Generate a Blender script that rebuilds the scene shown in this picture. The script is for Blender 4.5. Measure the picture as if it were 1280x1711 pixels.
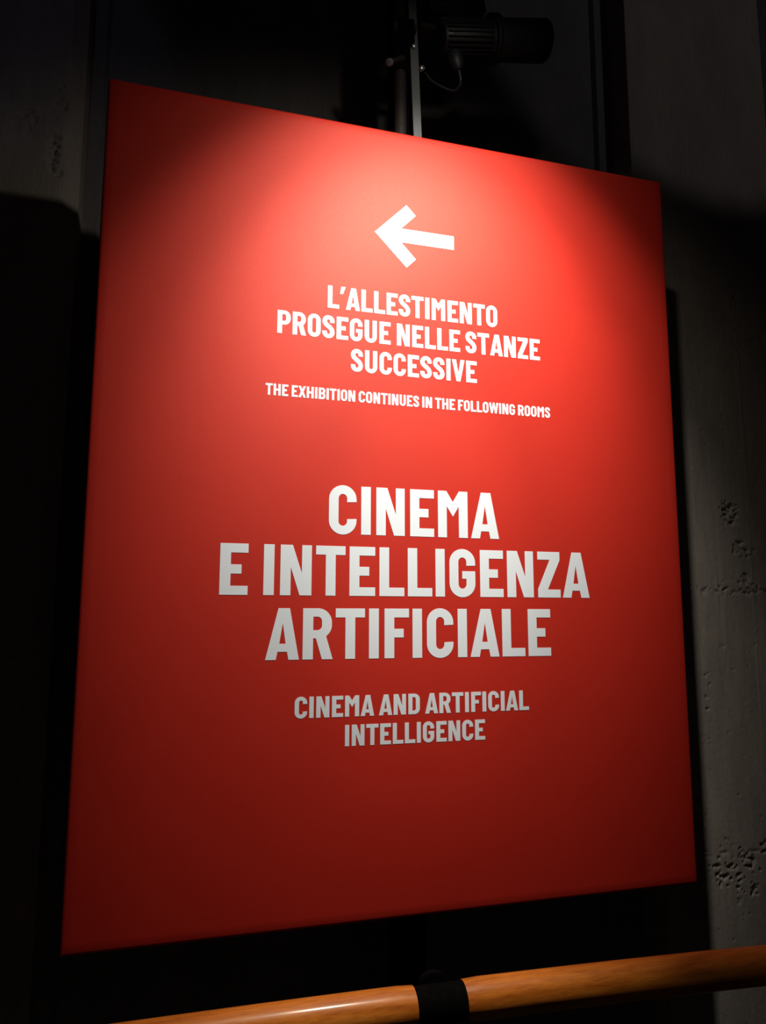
import bpy, bmesh, math, random
import numpy as np
from mathutils import Vector, Matrix
from mathutils.geometry import tessellate_polygon

for o in list(bpy.data.objects): bpy.data.objects.remove(o)
sc = bpy.context.scene
COL = sc.collection
PI = math.pi
Z0 = 1.005                      # height of the sign's lower edge above the floor
W, H = 1.10, 1.402              # sign size

# ---------------------------------------------------------------- camera
F = 1250.5
cam_d = bpy.data.cameras.new('camera'); cam = bpy.data.objects.new('camera', cam_d); COL.objects.link(cam)
R = [[0.9598365, -0.2805563, 0.0014194], [0.0395010, 0.1301281, -0.9907100], [0.2777652, 0.9509757, 0.1359840]]
# rows: image right, image down, forward, in world axes
M = Matrix(((R[0][0], -R[1][0], -R[2][0]), (R[0][1], -R[1][1], -R[2][1]), (R[0][2], -R[1][2], -R[2][2]))).to_4x4()
M.translation = Vector((0.12436, -1.24742, 0.49457 + Z0))
cam.matrix_world = M
cam_d.sensor_fit = 'VERTICAL'; cam_d.sensor_height = 24.0; cam_d.lens = F / 1711 * 24.0
cam_d.clip_start = 0.01; cam_d.clip_end = 50
sc.camera = cam

# ---------------------------------------------------------------- world, lights, exposure
w = bpy.data.worlds.new('world'); sc.world = w; w.use_nodes = True
w.node_tree.nodes['Background'].inputs[0].default_value = (0.5, 0.6, 1.0, 1)
w.node_tree.nodes['Background'].inputs[1].default_value = 0.0013
sc.view_settings.view_transform = 'Standard'; sc.view_settings.look = 'None'
sc.view_settings.exposure = 0.0; sc.view_settings.gamma = 1.0
sc.view_settings.use_curve_mapping = False

def aim(o, d): o.rotation_euler = Vector(d).to_track_quat('-Z', 'Y').to_euler()
def spot(name, loc, d, energy, col, angle, blend, size):
    l = bpy.data.lights.new(name, 'SPOT'); l.energy = energy; l.color = col
    l.spot_size = math.radians(angle * 2); l.spot_blend = blend; l.shadow_soft_size = size
    o = bpy.data.objects.new(name, l); o.location = loc; aim(o, d); COL.objects.link(o); return o
def area(name, loc, d, energy, col, sx, sy):
    l = bpy.data.lights.new(name, 'AREA'); l.shape = 'RECTANGLE'; l.size = sx; l.size_y = sy
    l.energy = energy; l.color = col
    o = bpy.data.objects.new(name, l); o.location = loc; aim(o, d); COL.objects.link(o); return o
# the ceiling spotlight that washes the sign from above
KEY = (0.592, -0.56, 1.558 + Z0)
# one lamp, its beam profile built from a wide field, a bright middle and a lower lobe
spot('key_spotlight', KEY, (-0.014, 0.56, -0.55), 27, (1.0, 0.965, 0.92), 41.5, 0.65, 0.018)
spot('key_spotlight_beam', KEY, (-0.016, 0.56, -0.60), 47, (1.0, 0.965, 0.92), 32, 0.85, 0.018)
spot('key_spotlight_lower', KEY, (-0.01, 0.56, -0.92), 18, (1.0, 0.97, 0.93), 12.5, 1.0, 0.018)
spot('key_spotlight_halo', KEY, (-0.025, 0.56, -0.47), 7, (1.0, 0.93, 0.84), 60, 1.0, 0.018)
# separate spot added at the lamp's place to light the handrail
spot('handrail_fill', KEY, (-0.20, 0.04, -1.56), 92, (1.0, 0.88, 0.66), 18.8, 0.9, 0.018)
# weak area fill added behind the camera, stands in for ambient hall light
area('hall_fill', (0.2, -3.2, 1.5), (0.1, 1, 0.05), 0.4, (1.0, 0.8, 0.75), 1.6, 1.0)
# two added cool spots on the concrete, cone edges imitating a shadow edge
spot('cool_fill_left', (-0.35, -2.0, 3.0), (0.123, 2.34, -0.294), 2.6, (0.55, 0.56, 1.0), 8.4, 0.25, 0.05)
spot('cool_fill_right', (1.7, -2.0, 3.2), (-0.148, 2.34, 0.084), 6.5, (0.92, 0.9, 1.0), 17.2, 0.12, 0.05)

# ---------------------------------------------------------------- helpers
def tag(o, label=None, cat=None, group=None, kind=None):
    for k, v in (('label', label), ('category', cat), ('group', group), ('kind', kind)):
        if v: o[k] = v
    return o
def link(name, me, mat, parent=None):
    o = bpy.data.objects.new(name, me); COL.objects.link(o)
    if mat: me.materials.append(mat)
    if parent:
        o.parent = parent
        o.matrix_parent_inverse = Matrix.Translation(-parent.location)
    return o
def empty(name, loc):
    o = bpy.data.objects.new(name, None); o.location = loc; o.empty_display_size = 0.05; COL.objects.link(o); return o
def from_bm(name, bm, mat, parent=None, smooth=False, bevel=0):
    bmesh.ops.recalc_face_normals(bm, faces=bm.faces)
    if bevel:
        es = [e for e in bm.edges if len(e.link_faces) == 2 and e.calc_face_angle(0) > 0.6]
        bmesh.ops.bevel(bm, geom=es, offset=bevel, segments=2, affect='EDGES', clamp_overlap=True)
    me = bpy.data.meshes.new(name); bm.to_mesh(me); bm.free()
    if smooth:
        for p in me.polygons: p.use_smooth = True
        me.set_sharp_from_angle(angle=math.radians(35))
    return link(name, me, mat, parent)
def box(bm, x0, x1, y0, y1, z0, z1, mat=None):
    vs = [bm.verts.new((x, y, z)) for x in (x0, x1) for y in (y0, y1) for z in (z0, z1)]
    if mat is not None:
        for v in vs: v.co = mat @ v.co
    for f in ((0, 1, 3, 2), (4, 6, 7, 5), (0, 4, 5, 1), (2, 3, 7, 6), (0, 2, 6, 4), (1, 5, 7, 3)):
        bm.faces.new([vs[i] for i in f])
def frame_for(d):
    d = Vector(d).normalized(); u = Vector((0, 0, 1)) if abs(d.z) < .9 else Vector((1, 0, 0))
    a = d.cross(u).normalized(); return a, d.cross(a).normalized(), d
def tube(bm, pts, rads, seg=24, cap=True):
    pts = [Vector(p) for p in pts]; rings = []
    if not hasattr(rads, '__len__'): rads = [rads] * len(pts)
    for i, p in enumerate(pts):
        q = pts[min(i + 1, len(pts) - 1)]; r = pts[max(i - 1, 0)]
        dd = q - r
        if dd.length < 1e-9: dd = pts[-1] - pts[0]
        a, b, _ = frame_for(dd)
        rings.append([bm.verts.new(p + (a * math.cos(t) + b * math.sin(t)) * rads[i]) for t in [2 * PI * k / seg for k in range(seg)]])
    for r0, r1 in zip(rings, rings[1:]):
        for k in range(seg): bm.faces.new((r0[k], r0[(k + 1) % seg], r1[(k + 1) % seg], r1[k]))
    if cap:
        bm.faces.new(rings[0][::-1]); bm.faces.new(rings[-1])
def lathe(bm, p0, d, prof, seg=28):     # prof: (distance along d, radius)
    a, b, dd = frame_for(d); p0 = Vector(p0); rings = []
    for s, r in prof:
        rings.append([bm.verts.new(p0 + dd * s + (a * math.cos(t) + b * math.sin(t)) * r) for t in [2 * PI * k / seg for k in range(seg)]])
    for r0, r1 in zip(rings, rings[1:]):
        for k in range(seg): bm.faces.new((r0[k], r0[(k + 1) % seg], r1[(k + 1) % seg], r1[k]))
    bm.faces.new(rings[0][::-1]); bm.faces.new(rings[-1])

# ---------------------------------------------------------------- materials
def mat(name, base, rough=0.5, metal=0.0, spec=0.5):
    m = bpy.data.materials.new(name); m.use_nodes = True
    b = m.node_tree.nodes['Principled BSDF']
    b.inputs['Base Color'].default_value = (*base, 1); b.inputs['Roughness'].default_value = rough
    b.inputs['Metallic'].default_value = metal; b.inputs['Specular IOR Level'].default_value = spec
    return m, m.node_tree, b
def N(nt, t, **kw):
    n = nt.nodes.new(t)
    for k, v in kw.items():
        if k in n.inputs: n.inputs[k].default_value = v
        else: setattr(n, k, v)
    return n
def noise(nt, scale, detail=4, vec=None, rough=0.55, stretch=None):
    tc = nt.nodes.new('ShaderNodeTexCoord'); n = N(nt, 'ShaderNodeTexNoise', Scale=scale, Detail=detail, Roughness=rough)
    src = tc.outputs['Object']
    if stretch:
        mp = nt.nodes.new('ShaderNodeMapping'); mp.inputs['Scale'].default_value = stretch
        nt.links.new(src, mp.inputs[0]); src = mp.outputs[0]
    nt.links.new(src, n.inputs['Vector']); return n
def ramp(nt, src, stops):
    r = nt.nodes.new('ShaderNodeValToRGB'); nt.links.new(src, r.inputs[0])
    e = r.color_ramp.elements
    while len(e) < len(stops): e.new(0.5)
    for el, (p, c) in zip(e, stops): el.position = p; el.color = (*c, 1)
    return r
def bump(nt, b, src, strength, dist, prev=None):
    n = N(nt, 'ShaderNodeBump', Strength=strength, Distance=dist); nt.links.new(src, n.inputs['Height'])
    if prev: nt.links.new(prev.outputs[0], n.inputs['Normal'])
    nt.links.new(n.outputs[0], b.inputs['Normal']); return n

m_red, nt, b = mat('red_canvas', (0.56, 0.018, 0.011), 0.55, spec=0.46)
b.inputs['Specular Tint'].default_value = (1.0, 0.80, 0.62, 1)
n1 = noise(nt, 900, 3); n2 = noise(nt, 5, 3, stretch=(1, 1, 0.5)); n3 = noise(nt, 3, 4)
r = ramp(nt, n3.outputs[0], [(0.3, (0.55, 0.020, 0.0100)), (0.7, (0.61, 0.024, 0.0120))]); nt.links.new(r.outputs[0], b.inputs['Base Color'])
bp = bump(nt, b, n1.outputs[0], 0.55, 0.0007); bump(nt, b, n2.outputs[0], 0.10, 0.012, bp)
m_white, nt, b = mat('white_print', (0.84, 0.87, 0.87), 0.55, spec=0.25)
n1 = noise(nt, 700, 3); bump(nt, b, n1.outputs[0], 0.2, 0.0004)

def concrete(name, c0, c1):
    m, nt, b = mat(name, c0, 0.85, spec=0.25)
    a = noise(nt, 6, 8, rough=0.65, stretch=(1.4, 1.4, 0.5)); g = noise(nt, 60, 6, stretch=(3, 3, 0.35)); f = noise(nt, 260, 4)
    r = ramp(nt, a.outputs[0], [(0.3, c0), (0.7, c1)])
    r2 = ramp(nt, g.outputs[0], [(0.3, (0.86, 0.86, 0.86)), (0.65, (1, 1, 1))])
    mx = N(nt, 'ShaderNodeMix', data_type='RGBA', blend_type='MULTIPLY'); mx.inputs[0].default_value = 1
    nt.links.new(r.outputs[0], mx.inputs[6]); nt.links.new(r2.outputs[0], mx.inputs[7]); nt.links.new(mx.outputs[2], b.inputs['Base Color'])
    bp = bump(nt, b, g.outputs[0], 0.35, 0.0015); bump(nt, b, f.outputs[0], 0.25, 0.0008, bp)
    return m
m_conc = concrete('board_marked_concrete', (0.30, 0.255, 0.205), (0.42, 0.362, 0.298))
m_niche = concrete('shade_dark_concrete', (0.15, 0.14, 0.128), (0.21, 0.195, 0.18))  # same concrete as the ribs, darkened to stand for shade in the recess
m_floor = concrete('dark_floor', (0.03, 0.03, 0.03), (0.05, 0.05, 0.05))

m_wood, nt, b = mat('varnished_beech', (0.4, 0.14, 0.03), 0.4, spec=0.2)
g = noise(nt, 9, 6, stretch=(1.2, 10, 10)); g2 = noise(nt, 70, 4, stretch=(0.7, 8, 8)); g3 = noise(nt, 5, 2)
r = ramp(nt, g.outputs[0], [(0.3, (0.33, 0.085, 0.010)), (0.55, (0.50, 0.155, 0.020)), (0.75, (0.58, 0.20, 0.030))])
r2 = ramp(nt, g2.outputs[0], [(0.35, (0.80, 0.76, 0.70)), (0.6, (1, 1, 1))])
mx = N(nt, 'ShaderNodeMix', data_type='RGBA', blend_type='MULTIPLY'); mx.inputs[0].default_value = 1
nt.links.new(r.outputs[0], mx.inputs[6]); nt.links.new(r2.outputs[0], mx.inputs[7]); nt.links.new(mx.outputs[2], b.inputs['Base Color'])
b.inputs['Coat Weight'].default_value = 0.25; b.inputs['Coat Roughness'].default_value = 0.14

def plain(name, base, rough, metal=0.0, spec=0.5, bs=0.1, scale=120):
    m, nt, b = mat(name, base, rough, metal, spec); n = noise(nt, scale, 3); bump(nt, b, n.outputs[0], bs, 0.0006)
    r = ramp(nt, n.outputs[0], [(0.3, (rough * .85,) * 3), (0.7, (min(1, rough * 1.15),) * 3)]); nt.links.new(r.outputs[0], b.inputs['Roughness'])
    return m
m_black = plain('black_painted_steel', (0.0016, 0.0016, 0.0018), 0.85, spec=0.03)
m_lamp = plain('black_powder_coat', (0.008, 0.008, 0.009), 0.55, spec=0.3)
m_alu = plain('brushed_aluminium', (0.12, 0.125, 0.118), 0.6, 0.3)
m_dull = plain('dull_brown_steel', (0.016, 0.011, 0.009), 0.65, 0.0, 0.2)
m_bolt = plain('zinc_bolt', (0.62, 0.62, 0.60), 0.35, 0.85)
m_cable = plain('black_rubber', (0.01, 0.01, 0.01), 0.6)
m_edge = plain('wrapped_canvas_edge', (0.25, 0.02, 0.014), 0.7)

# ---------------------------------------------------------------- structure
rng = np.random.RandomState(4)
def vnoise(x, z, sx, sz, seed):
    rs = np.random.RandomState(seed); G = rs.rand(256, 256)
    u, v = x * sx + 91.3, z * sz + 37.7
    i, j = np.floor(u).astype(int), np.floor(v).astype(int); fu, fv = u - i, v - j
    fu = fu * fu * (3 - 2 * fu); fv = fv * fv * (3 - 2 * fv); i %= 255; j %= 255
    return (G[i, j] * (1 - fu) + G[i + 1, j] * fu) * (1 - fv) + (G[i, j + 1] * (1 - fu) + G[i + 1, j + 1] * fu) * fv
def relief(x, z, joints, clusters, ridges):
    """depth (m, positive = into the wall) of a board-marked concrete face with honeycombing"""
    d = (vnoise(x, z, 9, 3, 1) - .5) * .004 + (vnoise(x, z, 70, 9, 2) - .5) * .0010 + (vnoise(x, z, 160, 160, 3) - .5) * .0005
    n = .5 * vnoise(x, z, 105, 150, 5) + .3 * vnoise(x, z, 210, 260, 6) + .2 * vnoise(x, z, 40, 60, 7)
    m = np.zeros_like(x)
    for zj, amp, spread in joints:
        wob = (vnoise(x, z * 0, 25, 1, 11) - .5) * .012 + (vnoise(x, z * 0, 90, 1, 12) - .5) * .012
        t = z - zj - wob
        s = amp * (.35 + .65 * vnoise(x, z * 0, 14, 1, int(zj * 100)))
        wd = .0016 + .006 * vnoise(x, z * 0, 45, 1, 15) ** 2
        d = d + .008 * s * np.exp(-(t / wd) ** 2) * np.clip((vnoise(x, z, 55, 55, 14) - .3) / .25, 0, 1)
        m = np.maximum(m, 1.05 * s * np.exp(-np.abs(t - spread * .35) / spread))
    for cx, cz, rx, rz, a in clusters:
        m = np.maximum(m, a * np.exp(-((x - cx) / rx) ** 2 - ((z - cz) / rz) ** 2))
    m = np.maximum(m, .16)
    pit = np.clip((n - (.86 - .42 * m)) / .07, 0, 1)
    d = d + pit * .0085 * np.clip(m * 1.6, .3, 1)
    for rx, z0, z1, h in ridges:
        on = np.clip((z - z0) / .05, 0, 1) * np.clip((z1 - z) / .05, 0, 1) * (vnoise(x * 0, z, 1, 30, 21) * .8 + .3)
        d = d - h * np.exp(-((x - rx - (vnoise(x * 0, z, 1, 12, 22) - .5) * .004) / .0022) ** 2) * on
    return d
def rough_face(x0, x1, z0, z1, y, step, *a):
    nx, nz = int((x1 - x0) / step) + 1, int((z1 - z0) / step) + 1
    X, Z = np.meshgrid(np.linspace(x0, x1, nx), np.linspace(z0, z1, nz), indexing='ij')
    D = relief(X, Z, *a)
    e = np.minimum(1, np.minimum(X - x0, x1 - X) / .006); D = D * e + (1 - e) * .0015
    return np.stack([X, y + D, Z], -1).reshape(-1, 3), nx, nz
def grid_mesh(name, verts, nx, nz, extra_v, extra_f, m):
    n0 = len(verts)
    i = np.arange(nx - 1)[:, None] * nz + np.arange(nz - 1)[None, :]
    f = np.stack([i, i + nz, i + nz + 1, i + 1], -1).reshape(-1, 4).tolist()
    f += [[k + n0 for k in q] for q in extra_f]
    me = bpy.data.meshes.new(name); me.from_pydata(verts.tolist() + list(extra_v), [], f); me.update()
    for p in me.polygons[:(nx - 1) * (nz - 1)]: p.use_smooth = True
    return tag(link(name, me, m), kind='structure')
TOP, BACK, FACE = 3.6, 0.378, 0.30
# right concrete rib
RX0, RX1 = 1.2468, 1.6896
v, nx, nz = rough_face(RX0, RX1, 0.5, TOP, FACE, .0032,
    [(.551 + Z0, 1.0, .022), (-.06 + Z0, .75, .03), (2.15 + Z0, .6, .03)],
    [(1.478, .765 + Z0, .038, .024, 1.0), (1.492, .735 + Z0, .033, .02, .9), (1.508, .66 + Z0, .033, .024, 1.05), (1.545, .65 + Z0, .033, .022, .7),
     (1.51, .585 + Z0, .033, .022, .8), (1.41, -.10 + Z0, .07, .05, .7), (1.47, -.12 + Z0, .06, .06, .75), (1.345, -.18 + Z0, .022, .016, .9),
     (1.55, 1.55 + Z0, .022, .13, .75), (1.54, 1.3 + Z0, .016, .2, .6), (1.39, .3 + Z0, .012, .12, .45)],
    [(1.433, .45 + Z0, .63 + Z0, .0022), (1.541, .15 + Z0, 1.3 + Z0, .0016), (1.285, -.2 + Z0, 2.0 + Z0, .0006)])
ev, ef = [], []
def quad(pts): n = len(ev); ev.extend(pts); ef.append([n, n + 1, n + 2, n + 3])
yf = FACE + .0015
quad([(RX0, yf, 0), (RX1, yf, 0), (RX1, yf, .5), (RX0, yf, .5)])
quad([(RX0, yf, 0), (RX0, yf, TOP), (RX0 - .004, BACK, TOP), (RX0 - .004, BACK, 0)])
quad([(RX1, yf, 0), (RX1, BACK + .2, 0), (RX1, BACK + .2, TOP), (RX1, yf, TOP)])
grid_mesh('wall_right', v, nx, nz, ev, ef, m_conc)
# left concrete rib with a chamfered arris
LX0, LX1 = -0.55, -0.104
ev, ef = [], []
v, nx, nz = rough_face(LX0, LX1, 0.5, TOP, FACE, .0036,
    [(.42 + Z0, .7, .03), (2.0 + Z0, .6, .03)],
    [(-.124, 1.43 + Z0, .017, .05, 1.05), (-.114, 1.37 + Z0, .01, .03, .9), (-.118, 1.54 + Z0, .02, .07, .75), (-.18, 1.50 + Z0, .03, .03, .7), (-.12, 1.75 + Z0, .03, .04, .7),
     (-.16, .42 + Z0, .04, .03, .9), (-.13, .9 + Z0, .01, .3, .6)],
    [(-.135, .3 + Z0, 1.2 + Z0, .0012)])
quad([(LX0, yf, 0), (LX1, yf, 0), (LX1, yf, .5), (LX0, yf, .5)])
quad([(LX1, yf, 0), (LX1 + .028, FACE + .024, 0), (LX1 + .028, FACE + .024, TOP), (LX1, yf, TOP)])
quad([(LX1 + .028, FACE + .024, 0), (LX1 + .030, BACK, 0), (LX1 + .030, BACK, TOP), (LX1 + .028, FACE + .024, TOP)])
grid_mesh('wall_left', v, nx, nz, ev, ef, m_conc)
# recessed wall behind the sign, darkened in colour for shade, with stepped form marks by the right rib
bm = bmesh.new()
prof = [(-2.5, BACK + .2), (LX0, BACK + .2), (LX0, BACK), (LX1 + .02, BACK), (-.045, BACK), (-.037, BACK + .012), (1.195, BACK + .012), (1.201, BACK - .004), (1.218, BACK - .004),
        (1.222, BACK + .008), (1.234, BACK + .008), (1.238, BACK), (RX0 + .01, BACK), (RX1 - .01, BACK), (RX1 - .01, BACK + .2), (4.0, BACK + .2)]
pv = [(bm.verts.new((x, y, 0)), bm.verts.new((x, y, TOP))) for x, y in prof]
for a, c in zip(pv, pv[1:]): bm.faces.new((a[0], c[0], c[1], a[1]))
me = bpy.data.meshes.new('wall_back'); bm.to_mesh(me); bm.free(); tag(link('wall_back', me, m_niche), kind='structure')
bm = bmesh.new(); box(bm, -2.5, 4, -4, BACK + .2, -.1, 0)
tag(from_bm('floor', bm, m_floor), kind='structure')

# ---------------------------------------------------------------- lettering
def arc(cx, cy, rx, ry, a0, a1, n=9):
    return [(cx + rx * math.cos(math.radians(a0 + (a1 - a0) * k / n)), cy + ry * math.sin(math.radians(a0 + (a1 - a0) * k / n))) for k in range(n + 1)]
def ring(x0, x1, y0, y1, rx, ry, n=9):      # rounded rectangle, anticlockwise
    return arc(x1 - rx, y0 + ry, rx, ry, -90, 0, n) + arc(x1 - rx, y1 - ry, rx, ry, 0, 90, n) + arc(x0 + rx, y1 - ry, rx, ry, 90, 180, n) + arc(x0 + rx, y0 + ry, rx, ry, 180, 270, n)
def stroke(pts, th):
    L, Rr = [], []
    for i, p in enumerate(pts):
        a = pts[max(i - 1, 0)]; b = pts[min(i + 1, len(pts) - 1)]
        dx, dy = b[0] - a[0], b[1] - a[1]; l = math.hypot(dx, dy) or 1
        t = th[i] / 2
        L.append((p[0] - dy / l * t, p[1] + dx / l * t)); Rr.append((p[0] + dy / l * t, p[1] - dx / l * t))
    return L + Rr[::-1]
def bez(p0, p1, p2, p3, n=14):
    return [tuple((1 - t) ** 3 * a + 3 * (1 - t) ** 2 * t * b_ + 3 * (1 - t) * t * t * c + t ** 3 * d for a, b_, c, d in zip(p0, p1, p2, p3)) for t in [k / n for k in range(n + 1)]]
S_ = 20.5   # stem
B_ = 17.5   # bar
def g_S():
    top = [(45, 68.5)] + arc(27.5, 74, 17.5, 18.2, 0, 180, 16)
    mid = bez((10, 74), (10, 55), (45, 51), (45, 26.5), 16)[1:]
    bot = arc(27.5, 26, 17.5, 17.2, 0, -180, 16)[1:] + [(10, 31.5)]
    pts = top + mid + bot
    th = []
    for i, (x, y) in enumerate(pts):
        horiz = min(1, abs(x - 27.5) / 17.5)
        th.append(17.5 + 2.8 * horiz if (y > 80 or y < 20) else 20.3)
    return [stroke(pts, th)]
def bowl(x1, y0, y1, r):    # right-rounded bar shape starting at x=0
    return [(0, y0)] + arc(x1 - r, y0 + r, r, r, -90, 0) + arc(x1 - r, y1 - r, r, r, 0, 90) + [(0, y1)]
def hole(x1, y0, y1, r, x0=S_):
    return [(x0, y0)] + arc(x1 - r, y0 + r, r, r, -90, 0) + arc(x1 - r, y1 - r, r, r, 0, 90) + [(x0, y1)]
Cout = arc(29, 72, 29, 29, 0, 180, 20) + arc(29, 28, 29, 29, 180, 360, 20)
GL = {}   # glyph: (width, left bearing, right bearing, [outlines, first is the outer one])
GL['C'] = (58, 4.5, 4, [[(58, 67)] + arc(29, 72, 29, 29, 0, 180, 20) + arc(29, 28, 29, 29, 180, 360, 20) + [(58, 32), (38, 31)] + arc(29, 26.5, 9, 9.5, 0, -180, 12) + arc(29, 73.5, 9, 9.5, 180, 0, 12) + [(38, 66)]])
GL['G'] = (58, 4.5, 5, [[(58, 66)] + arc(29, 72, 29, 29, 0, 180, 20) + arc(29, 28, 29, 29, 180, 360, 20) + [(58, 54), (28.5, 54), (28.5, 38), (38, 38)] + arc(29, 26.5, 9, 9.5, 0, -180, 12) + arc(29, 73.5, 9, 9.5, 180, 0, 12) + [(38, 65.5)]])
GL['O'] = (58, 4.5, 4.5, [ring(0, 58, -1, 101, 28.9, 29, 10), ring(20, 38, 17, 83, 8.9, 9.5, 6)])
GL['I'] = (S_, 6, 6, [[(0, 0), (S_, 0), (S_, 100), (0, 100)]])
GL['N'] = (62, 6, 6, [[(0, 0), (S_, 0), (S_, 56), (38.5, 0), (62, 0), (62, 100), (42.5, 100), (42.5, 44), (24, 100), (0, 100)]])
GL['M'] = (68, 6, 6, [[(0, 0), (20, 0), (20, 67), (34, 45), (47.5, 67), (47.5, 0), (68, 0), (68, 100), (48.5, 100), (34, 76.5), (19.5, 100), (0, 100)]])
GL['E'] = (53.5, 6, 3, [[(0, 0), (53.5, 0), (53.5, B_), (S_, B_), (S_, 41), (41, 41), (41, 59), (S_, 59), (S_, 82), (53.5, 82), (53.5, 100), (0, 100)]])
GL['F'] = (52, 6, 1.5, [[(0, 0), (S_, 0), (S_, 41.5), (40.5, 41.5), (40.5, 59), (S_, 59), (S_, 82), (52, 82), (52, 100), (0, 100)]])
GL['L'] = (53, 6, 1.5, [[(0, 0), (53, 0), (53, B_), (S_, B_), (S_, 100), (0, 100)]])
GL['T'] = (60, 2.5, 2.5, [[(20, 0), (40, 0), (40, 82), (60, 82), (60, 100), (0, 100), (0, 82), (20, 82)]])
GL['H'] = (61, 6, 6, [[(0, 0), (S_, 0), (S_, 41), (40.5, 41), (40.5, 0), (61, 0), (61, 100), (40.5, 100), (40.5, 58.5), (S_, 58.5), (S_, 100), (0, 100)]])
GL['A'] = (65, 1.5, 1.5, [[(0, 0), (20.5, 0), (23.5, 15.5), (42, 15.5), (45, 0), (65.5, 0), (46.5, 100), (24, 100)], [(26.6, 31), (39, 31), (33, 71)]])
GL['V'] = (63, 1.5, 1.5, [[(22, 0), (41, 0), (63, 100), (42.5, 100), (31.5, 36), (20.5, 100), (0, 100)]])
GL['Z'] = (54.5, 4, 4, [[(0.5, 0), (54.5, 0), (54.5, B_), (24, B_), (54, 82), (54, 100), (0.5, 100), (0.5, 82.5), (30, 82.5), (0.5, 18)]])
GL['X'] = (66, 1.5, 1.5, [[(0, 0), (21.5, 0), (33, 31), (44.5, 0), (66, 0), (45, 50.5), (65, 100), (44, 100), (33, 70), (22, 100), (1, 100), (21, 50.5)]])
GL['W'] = (94, 1.5, 1.5, [[(18, 0), (36, 0), (47, 60), (58, 0), (76, 0), (94, 100), (74.5, 100), (66.5, 39), (56, 100), (38, 100), (27.5, 39), (19.5, 100), (0, 100)]])
GL['U'] = (57, 6, 6, [[(0, 100), (0, 28)] + arc(28.5, 28, 28.5, 29, 180, 360, 20) + [(57, 100), (37, 100), (37, 26.5)] + arc(28.5, 26.5, 8.5, 9.5, 0, -180, 12) + [(20, 100)]])
GL['D'] = (58, 6, 4.5, [bowl(58, 0, 100, 28), hole(37.5, 17, 83, 9)])
GL['P'] = (58, 6, 3, [[(0, 0), (S_, 0), (S_, 38)] + arc(30, 66, 28, 28, -90, 0) + arc(30, 72, 28, 28, 0, 90) + [(0, 100)], hole(38, 54.5, 83.5, 9)])
GL['R'] = (60, 6, 3, [[(0, 0), (S_, 0), (S_, 41), (26, 41), (38.5, 0), (60, 0), (46.5, 45)] + arc(32, 67, 26, 26, -45, 0, 5) + arc(30, 72, 28, 28, 0, 90) + [(0, 100)], hole(38, 57, 83.5, 9)])
GL['B'] = (59, 6, 4, [[(0, 0)] + arc(33, 26, 26, 26, -90, 0) + arc(40, 33, 19, 19, 0, 50, 5) + arc(38, 70, 20, 19, -50, 0, 5) + arc(32, 74, 26, 26, 0, 90) + [(0, 100)],
              hole(38.5, 17, 42, 9), hole(37.5, 58.5, 83.5, 9)])
GL['S'] = (55.5, 3.5, 3.5, g_S())
GL["'"] = (25, 2, 2, [[(0, 68), (14, 68), (26, 101), (6, 101)]])
SPACE = 21
TH = 0.0004
def poly_solid(bm, loops, fx):
    """closed outlines -> thin solid lying on the sign's face; fx maps glyph units to metres"""
    loops = [[fx(*p) for p in lp] for lp in loops]
    tris = tessellate_polygon([[Vector((x, z, 0)) for x, z in lp] for lp in loops])
    flat = [p for lp in loops for p in lp]
    fr = [bm.verts.new((x, -TH - .0001, z)) for x, z in flat]; bk = [bm.verts.new((x, .0002, z)) for x, z in flat]
    for t in tris:
        try: bm.faces.new([fr[i] for i in t])
        except ValueError: pass
    k = 0
    for lp in loops:
        n = len(lp)
        for i in range(n):
            try: bm.faces.new((fr[k + i], fr[k + (i + 1) % n], bk[k + (i + 1) % n], bk[k + i]))
            except ValueError: pass
        k += n
def text_mesh(s, x0, x1, zb, cap):
    x = 0; items = []; prev = None
    for ch in s:
        if ch == ' ': x += SPACE; prev = ' '; continue
        w_, lb, rb, loops = GL[ch]
        if prev is not None: x += lb
        items.append((x, loops)); x += w_; end = x; x += rb; prev = ch
        if ch == 'L' : kernL = True
    sx = (x1 - x0) / end; sz = cap / 100
    bm = bmesh.new()
    for xo, loops in items:
        poly_solid(bm, loops, lambda px, pz, xo=xo: (x0 + (xo + px) * sx, zb + Z0 + pz * sz))
    print(s, 'hscale', round(sx / sz, 3))
    return bm

# ---------------------------------------------------------------- the sign
sign = empty('exhibition_sign', (W / 2, 0.012, Z0))
tag(sign, 'large red canvas sign with white arrow and lettering, lit from above', 'sign')
nu, nv = 60, 76; bm = bmesh.new(); gv = {}
def canvas_y(x, z):          # canvas pulled round a stretcher: soft edge, very slight slack
    e = min(x, W - x, z, H - z); rr = .006
    y = 0.0 if e >= rr else rr - math.sqrt(max(0, rr * rr - (rr - e) ** 2))
    return y
xs = sorted(set([0, .0008, .0025, .006, W - .006, W - .0025, W - .0008, W] + [W * k / nu for k in range(1, nu)]))
zs = sorted(set([0, .0008, .0025, .006, H - .006, H - .0025, H - .0008, H] + [H * k / nv for k in range(1, nv)]))
for i, x in enumerate(xs):
    for j, z in enumerate(zs): gv[i, j] = bm.verts.new((x, canvas_y(x, z), z + Z0))
for i in range(len(xs) - 1):
    for j in range(len(zs) - 1): bm.faces.new((gv[i, j], gv[i + 1, j], gv[i + 1, j + 1], gv[i, j + 1]))
border = [gv[i, 0] for i in range(len(xs))] + [gv[len(xs) - 1, j] for j in range(1, len(zs))] + [gv[i, len(zs) - 1] for i in range(len(xs) - 2, -1, -1)] + [gv[0, j] for j in range(len(zs) - 2, 0, -1)]
bb = [bm.verts.new((v_.co.x, .024, v_.co.z)) for v_ in border]
for k in range(len(border)): bm.faces.new((border[k], bb[k], bb[(k + 1) % len(bb)], border[(k + 1) % len(bb)]))
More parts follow.
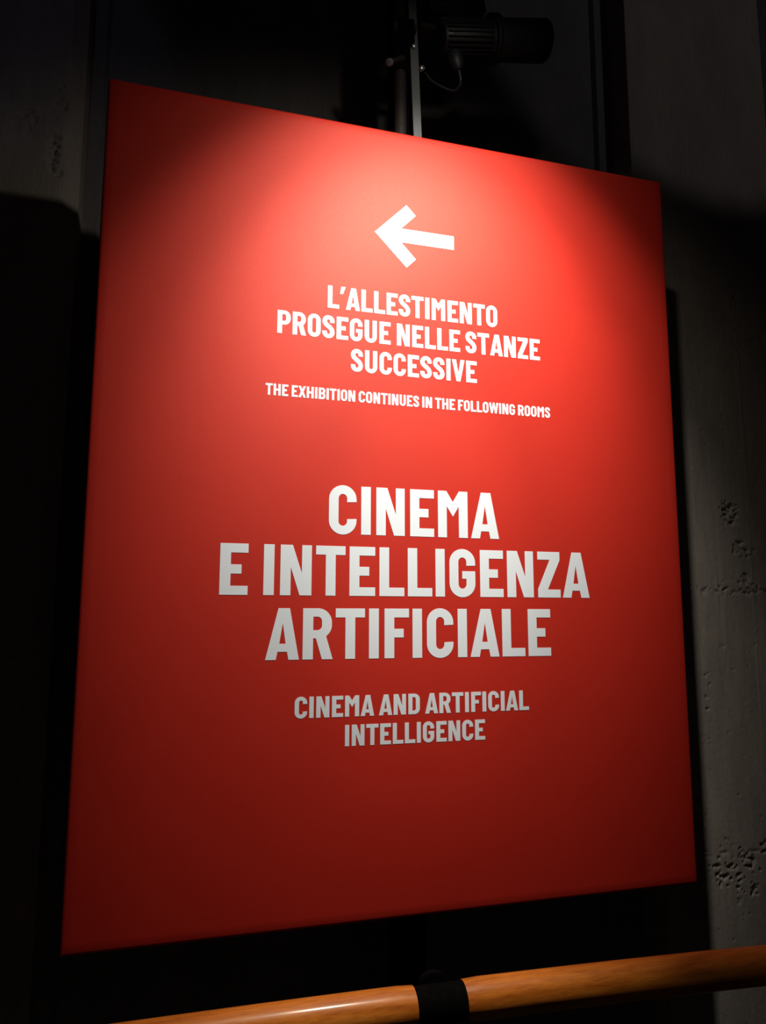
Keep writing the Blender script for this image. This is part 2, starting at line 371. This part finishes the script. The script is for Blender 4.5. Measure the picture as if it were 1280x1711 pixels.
from_bm('canvas', bm, m_red, sign, smooth=True)
bm = bmesh.new()
box(bm, .002, .042, .0242, .030, Z0 + .002, Z0 + H - .002); box(bm, W - .042, W - .002, .0242, .030, Z0 + .002, Z0 + H - .002)
box(bm, .042, W - .042, .0242, .030, Z0 + .002, Z0 + .042); box(bm, .042, W - .042, .0242, .030, Z0 + H - .042, Z0 + H - .002)
from_bm('stretcher_frame', bm, m_black, sign)
ar = [(.4722, 1.1933), (.5335, 1.2552), (.5518, 1.2366), (.5231, 1.2070), (.6278, 1.2070), (.6278, 1.1798), (.5231, 1.1798), (.5518, 1.1500), (.5335, 1.1315)]
bm = bmesh.new(); poly_solid(bm, [ar[::-1]], lambda x, z: (x, z + Z0)); a = from_bm('arrow', bm, m_white, sign); a['label'] = 'white arrow pointing left'
LINES = [("L'ALLESTIMENTO", .3856, .7148, 1.0363, .0417), ('PROSEGUE NELLE STANZE', .2968, .8030, .9797, .0417), ('SUCCESSIVE', .4287, .6708, .9229, .0415),
         ('THE EXHIBITION CONTINUES IN THE FOLLOWING ROOMS', .2789, .8212, .8674, .0205),
         ('CINEMA', .3920, .7092, .6318, .0842), ('E INTELLIGENZA', .2115, .8922, .5264, .0844), ('ARTIFICIALE', .2883, .8090, .4208, .0843),
         ('CINEMA AND ARTIFICIAL', .3384, .7616, .3262, .0342), ('INTELLIGENCE', .4234, .6756, .2785, .0342)]
for s, x0, x1, zb, cap in LINES:
    o = from_bm('lettering', text_mesh(s, x0, x1, zb, cap), m_white, sign)
    o['label'] = 'white lettering ' + s.replace("'", '’').lower()[:60]

# ---------------------------------------------------------------- mast behind the sign
MT = 2.9
mast = empty('support_mast', (.56, .09, 0))
tag(mast, 'slim metal mast rising behind the middle of the red sign', 'post')
bm = bmesh.new(); tube(bm, [(.540, .058, Z0 - .02), (.540, .058, MT)], .0125, 24); o = from_bm('pole', bm, m_dull, mast, smooth=True); o['label'] = 'dull brown round pole'
bm = bmesh.new(); t = Matrix.Translation((.576, .055, Z0 + 1.40)) @ Matrix.Rotation(-.035, 4, 'Y'); box(bm, -.0085, .0085, -.004, .004, -.6, .62, t)
o = from_bm('flat_bar', bm, m_alu, mast, bevel=.0008); o['label'] = 'bright aluminium flat bar'
bm = bmesh.new(); box(bm, .530, .590, .072, .112, 0.006, MT); o = from_bm('square_tube', bm, m_black, mast, bevel=.003); o['label'] = 'black square tube'
bm = bmesh.new(); box(bm, .46, .66, .02, .20, 0, .006); from_bm('base_plate', bm, m_black, mast, bevel=.001)
for zc in (Z0 + .25, Z0 + 1.1):
    bm = bmesh.new(); box(bm, .50, .62, .030, .072, zc - .02, zc + .02); from_bm('bracket', bm, m_black, mast, bevel=.002)
# clamp collar with its bolts
zc = Z0 + 1.60
bm = bmesh.new(); lathe(bm, (.540, .058, zc - .028), (0, 0, 1), [(0, .0145), (.002, .0185), (.075, .0185), (.078, .0145)]); from_bm('clamp', bm, m_black, mast, smooth=True)
bm = bmesh.new(); box(bm, .533, .566, .040, .078, zc + .03, zc + .085); from_bm('clamp_block', bm, m_black, mast, bevel=.002)
def bolt(p, d, r, l, name='bolt', m=m_bolt, seg=6):
    bm = bmesh.new(); lathe(bm, p, d, [(0, r * .5), (l * .5, r * .5), (l * .501, r), (l * .95, r), (l, r * .8)], seg * 3); return from_bm(name, bm, m, mast, smooth=True)
bolt((.5655, .055, Z0 + 1.630), (0, -1, 0), .0048, .012)
bolt((.5790, .055, Z0 + 1.583), (.35, -1, 0), .0050, .014)
bm = bmesh.new(); tube(bm, [(.540, .040, Z0 + 1.592), (.507, .022, Z0 + 1.560)], .0055, 16); from_bm('clamp_screw', bm, m_dull, mast, smooth=True)
bolt((.512, .024, Z0 + 1.564), (-.6, -.45, -.5), .0072, .012)
for p in ((.522, .030, Z0 + 1.652), (.566, .040, Z0 + 1.665)):
    bm = bmesh.new(); box(bm, p[0] - .004, p[0] + .004, p[1], p[1] + .02, p[2] - .008, p[2] + .008); from_bm('clamp_tab', bm, m_dull, mast, bevel=.0008)

# ---------------------------------------------------------------- spotlight fixed to the mast, above the sign
lamp = empty('projector_spotlight', (.62, .0, Z0 + 1.66))
tag(lamp, 'black ribbed cylindrical spotlight with long snoot, clamped to the mast above the sign', 'lamp')
p0, p1 = Vector((.603, 0, Z0 + 1.617)), Vector((.832, 0, Z0 + 1.6655)); d = (p1 - p0).normalized(); Ld = (p1 - p0).length
bm = bmesh.new(); lathe(bm, p0, d, [(0, .022), (.002, .029), (.006, .0315), (.100, .0325), (.103, .036), (.112, .037)], 40); from_bm('lamp_body', bm, m_lamp, lamp, smooth=True)
fa, fb, _ = frame_for(d)
bm = bmesh.new()            # cooling fins running along the body
for k in range(26):
    t = 2 * PI * k / 26; rd = fa * math.cos(t) + fb * math.sin(t); td = fb * math.cos(t) - fa * math.sin(t)
    mm = Matrix((( rd.x, td.x, d.x, p0.x), (rd.y, td.y, d.y, p0.y), (rd.z, td.z, d.z, p0.z), (0, 0, 0, 1)))
    box(bm, .0305, .0365, -.0011, .0011, .006, .104, mm)
from_bm('cooling_fins', bm, m_lamp, lamp)
for s in (.108, .118):
    bm = bmesh.new(); lathe(bm, p0, d, [(s, .036), (s, .0465), (s + .004, .0465), (s + .004, .036)], 40); from_bm('flange', bm, m_lamp, lamp, smooth=True)
bm = bmesh.new(); lathe(bm, p0, d, [(.112, .030), (.112, .0385), (Ld - .002, .0405), (Ld, .0395), (Ld, .0365), (Ld - .10, .0355)], 40); from_bm('snoot', bm, m_lamp, lamp, smooth=True)
bm = bmesh.new(); lathe(bm, p0 + d * .118 + Vector((0, -.030, .002)), (0, -1, 0), [(0, .007), (.012, .007), (.014, .006)], 20); from_bm('focus_knob', bm, m_lamp, lamp, smooth=True)
bm = bmesh.new(); box(bm, -.060, .062, -.022, .030, .0, .036, Matrix.Translation((.645, .02, Z0 + 1.689)) @ Matrix.Rotation(-.16, 4, 'Y')); from_bm('driver_box', bm, m_lamp, lamp, bevel=.004)
bm = bmesh.new(); box(bm, .5766, .632, .030, .056, Z0 + 1.662, Z0 + 1.674); from_bm('mounting_arm', bm, m_dull, lamp, bevel=.001)
bm = bmesh.new()
tube(bm, [(.632, .004, Z0 + 1.60), (.634, .0, Z0 + 1.585), (.638, -.002, Z0 + 1.566), (.642, -.002, Z0 + 1.556)], [.014, .017, .015, .008], 20); from_bm('handle', bm, m_lamp, lamp, smooth=True)
bm = bmesh.new()
cp = [Vector(p) for p in ((.642, -.002, Z0 + 1.558), (.648, .004, Z0 + 1.535), (.640, .02, Z0 + 1.527), (.612, .036, Z0 + 1.546), (.598, .044, Z0 + 1.562), (.590, .050, Z0 + 1.580))]
cpts = []
for i in range(len(cp) - 1):
    pa, pb, pc, pd = cp[max(i - 1, 0)], cp[i], cp[i + 1], cp[min(i + 2, len(cp) - 1)]
    for k in range(6):
        t = k / 6; cpts.append(.5 * ((2 * pb) + (pc - pa) * t + (2 * pa - 5 * pb + 4 * pc - pd) * t * t + (3 * pb - pa - 3 * pc + pd) * t ** 3))
tube(bm, cpts, .0028, 12); o = from_bm('power_cable', bm, m_cable, lamp, smooth=True)

# ---------------------------------------------------------------- handrail in front
rail = empty('handrail', (.49, -.235, 0))
tag(rail, 'round wooden handrail in two lengths joined by a black steel sleeve', 'railing')
RZ = Z0 - .005
def ry(x):
    return -.2515 - .0125 * x - (.045 * max(0, x - .2) ** 2) if x > -.2 else -.2515 - .0125 * x
def seg_pts(a, b_, n): return [(a + (b_ - a) * k / n, ry(a + (b_ - a) * k / n), RZ) for k in range(n + 1)]
for a, b_ in ((-.9, .455), (.522, 1.9)):
    bm = bmesh.new(); pts = seg_pts(a, b_, 60); tube(bm, pts, [.0238] + [.025] * (len(pts) - 2) + [.0238], 48)
    pts2 = None
    from_bm('wooden_rail', bm, m_wood, rail, smooth=True)
bm = bmesh.new(); tube(bm, seg_pts(.454, .523, 6), .0228, 40); o = from_bm('joining_sleeve', bm, m_black, rail, smooth=True); o['label'] = 'black steel sleeve'
bm = bmesh.new()       # flat upright with a rounded head just behind the sleeve
loop = [(.468, 0), (.505, 0), (.505, RZ + .018)] + [(.4865 + .0185 * math.cos(t), RZ + .018 + .014 * math.sin(t)) for t in [PI * k / 12 for k in range(13)]][1:-1] + [(.468, RZ + .018)]
yb = ry(.487)
f0 = [bm.verts.new((x, yb + .012, z)) for x, z in loop]; f1 = [bm.verts.new((x, yb + .024, z)) for x, z in loop]
bm.faces.new(f0); bm.faces.new(f1[::-1])
for k in range(len(loop)): bm.faces.new((f0[k], f1[k], f1[(k + 1) % len(loop)], f0[(k + 1) % len(loop)]))
o = from_bm('upright', bm, m_black, rail, bevel=.001); o['label'] = 'black flat steel upright'
bm = bmesh.new(); box(bm, .43, .545, yb - .04, yb + .075, 0, .008); from_bm('foot_plate', bm, m_black, rail, bevel=.001)
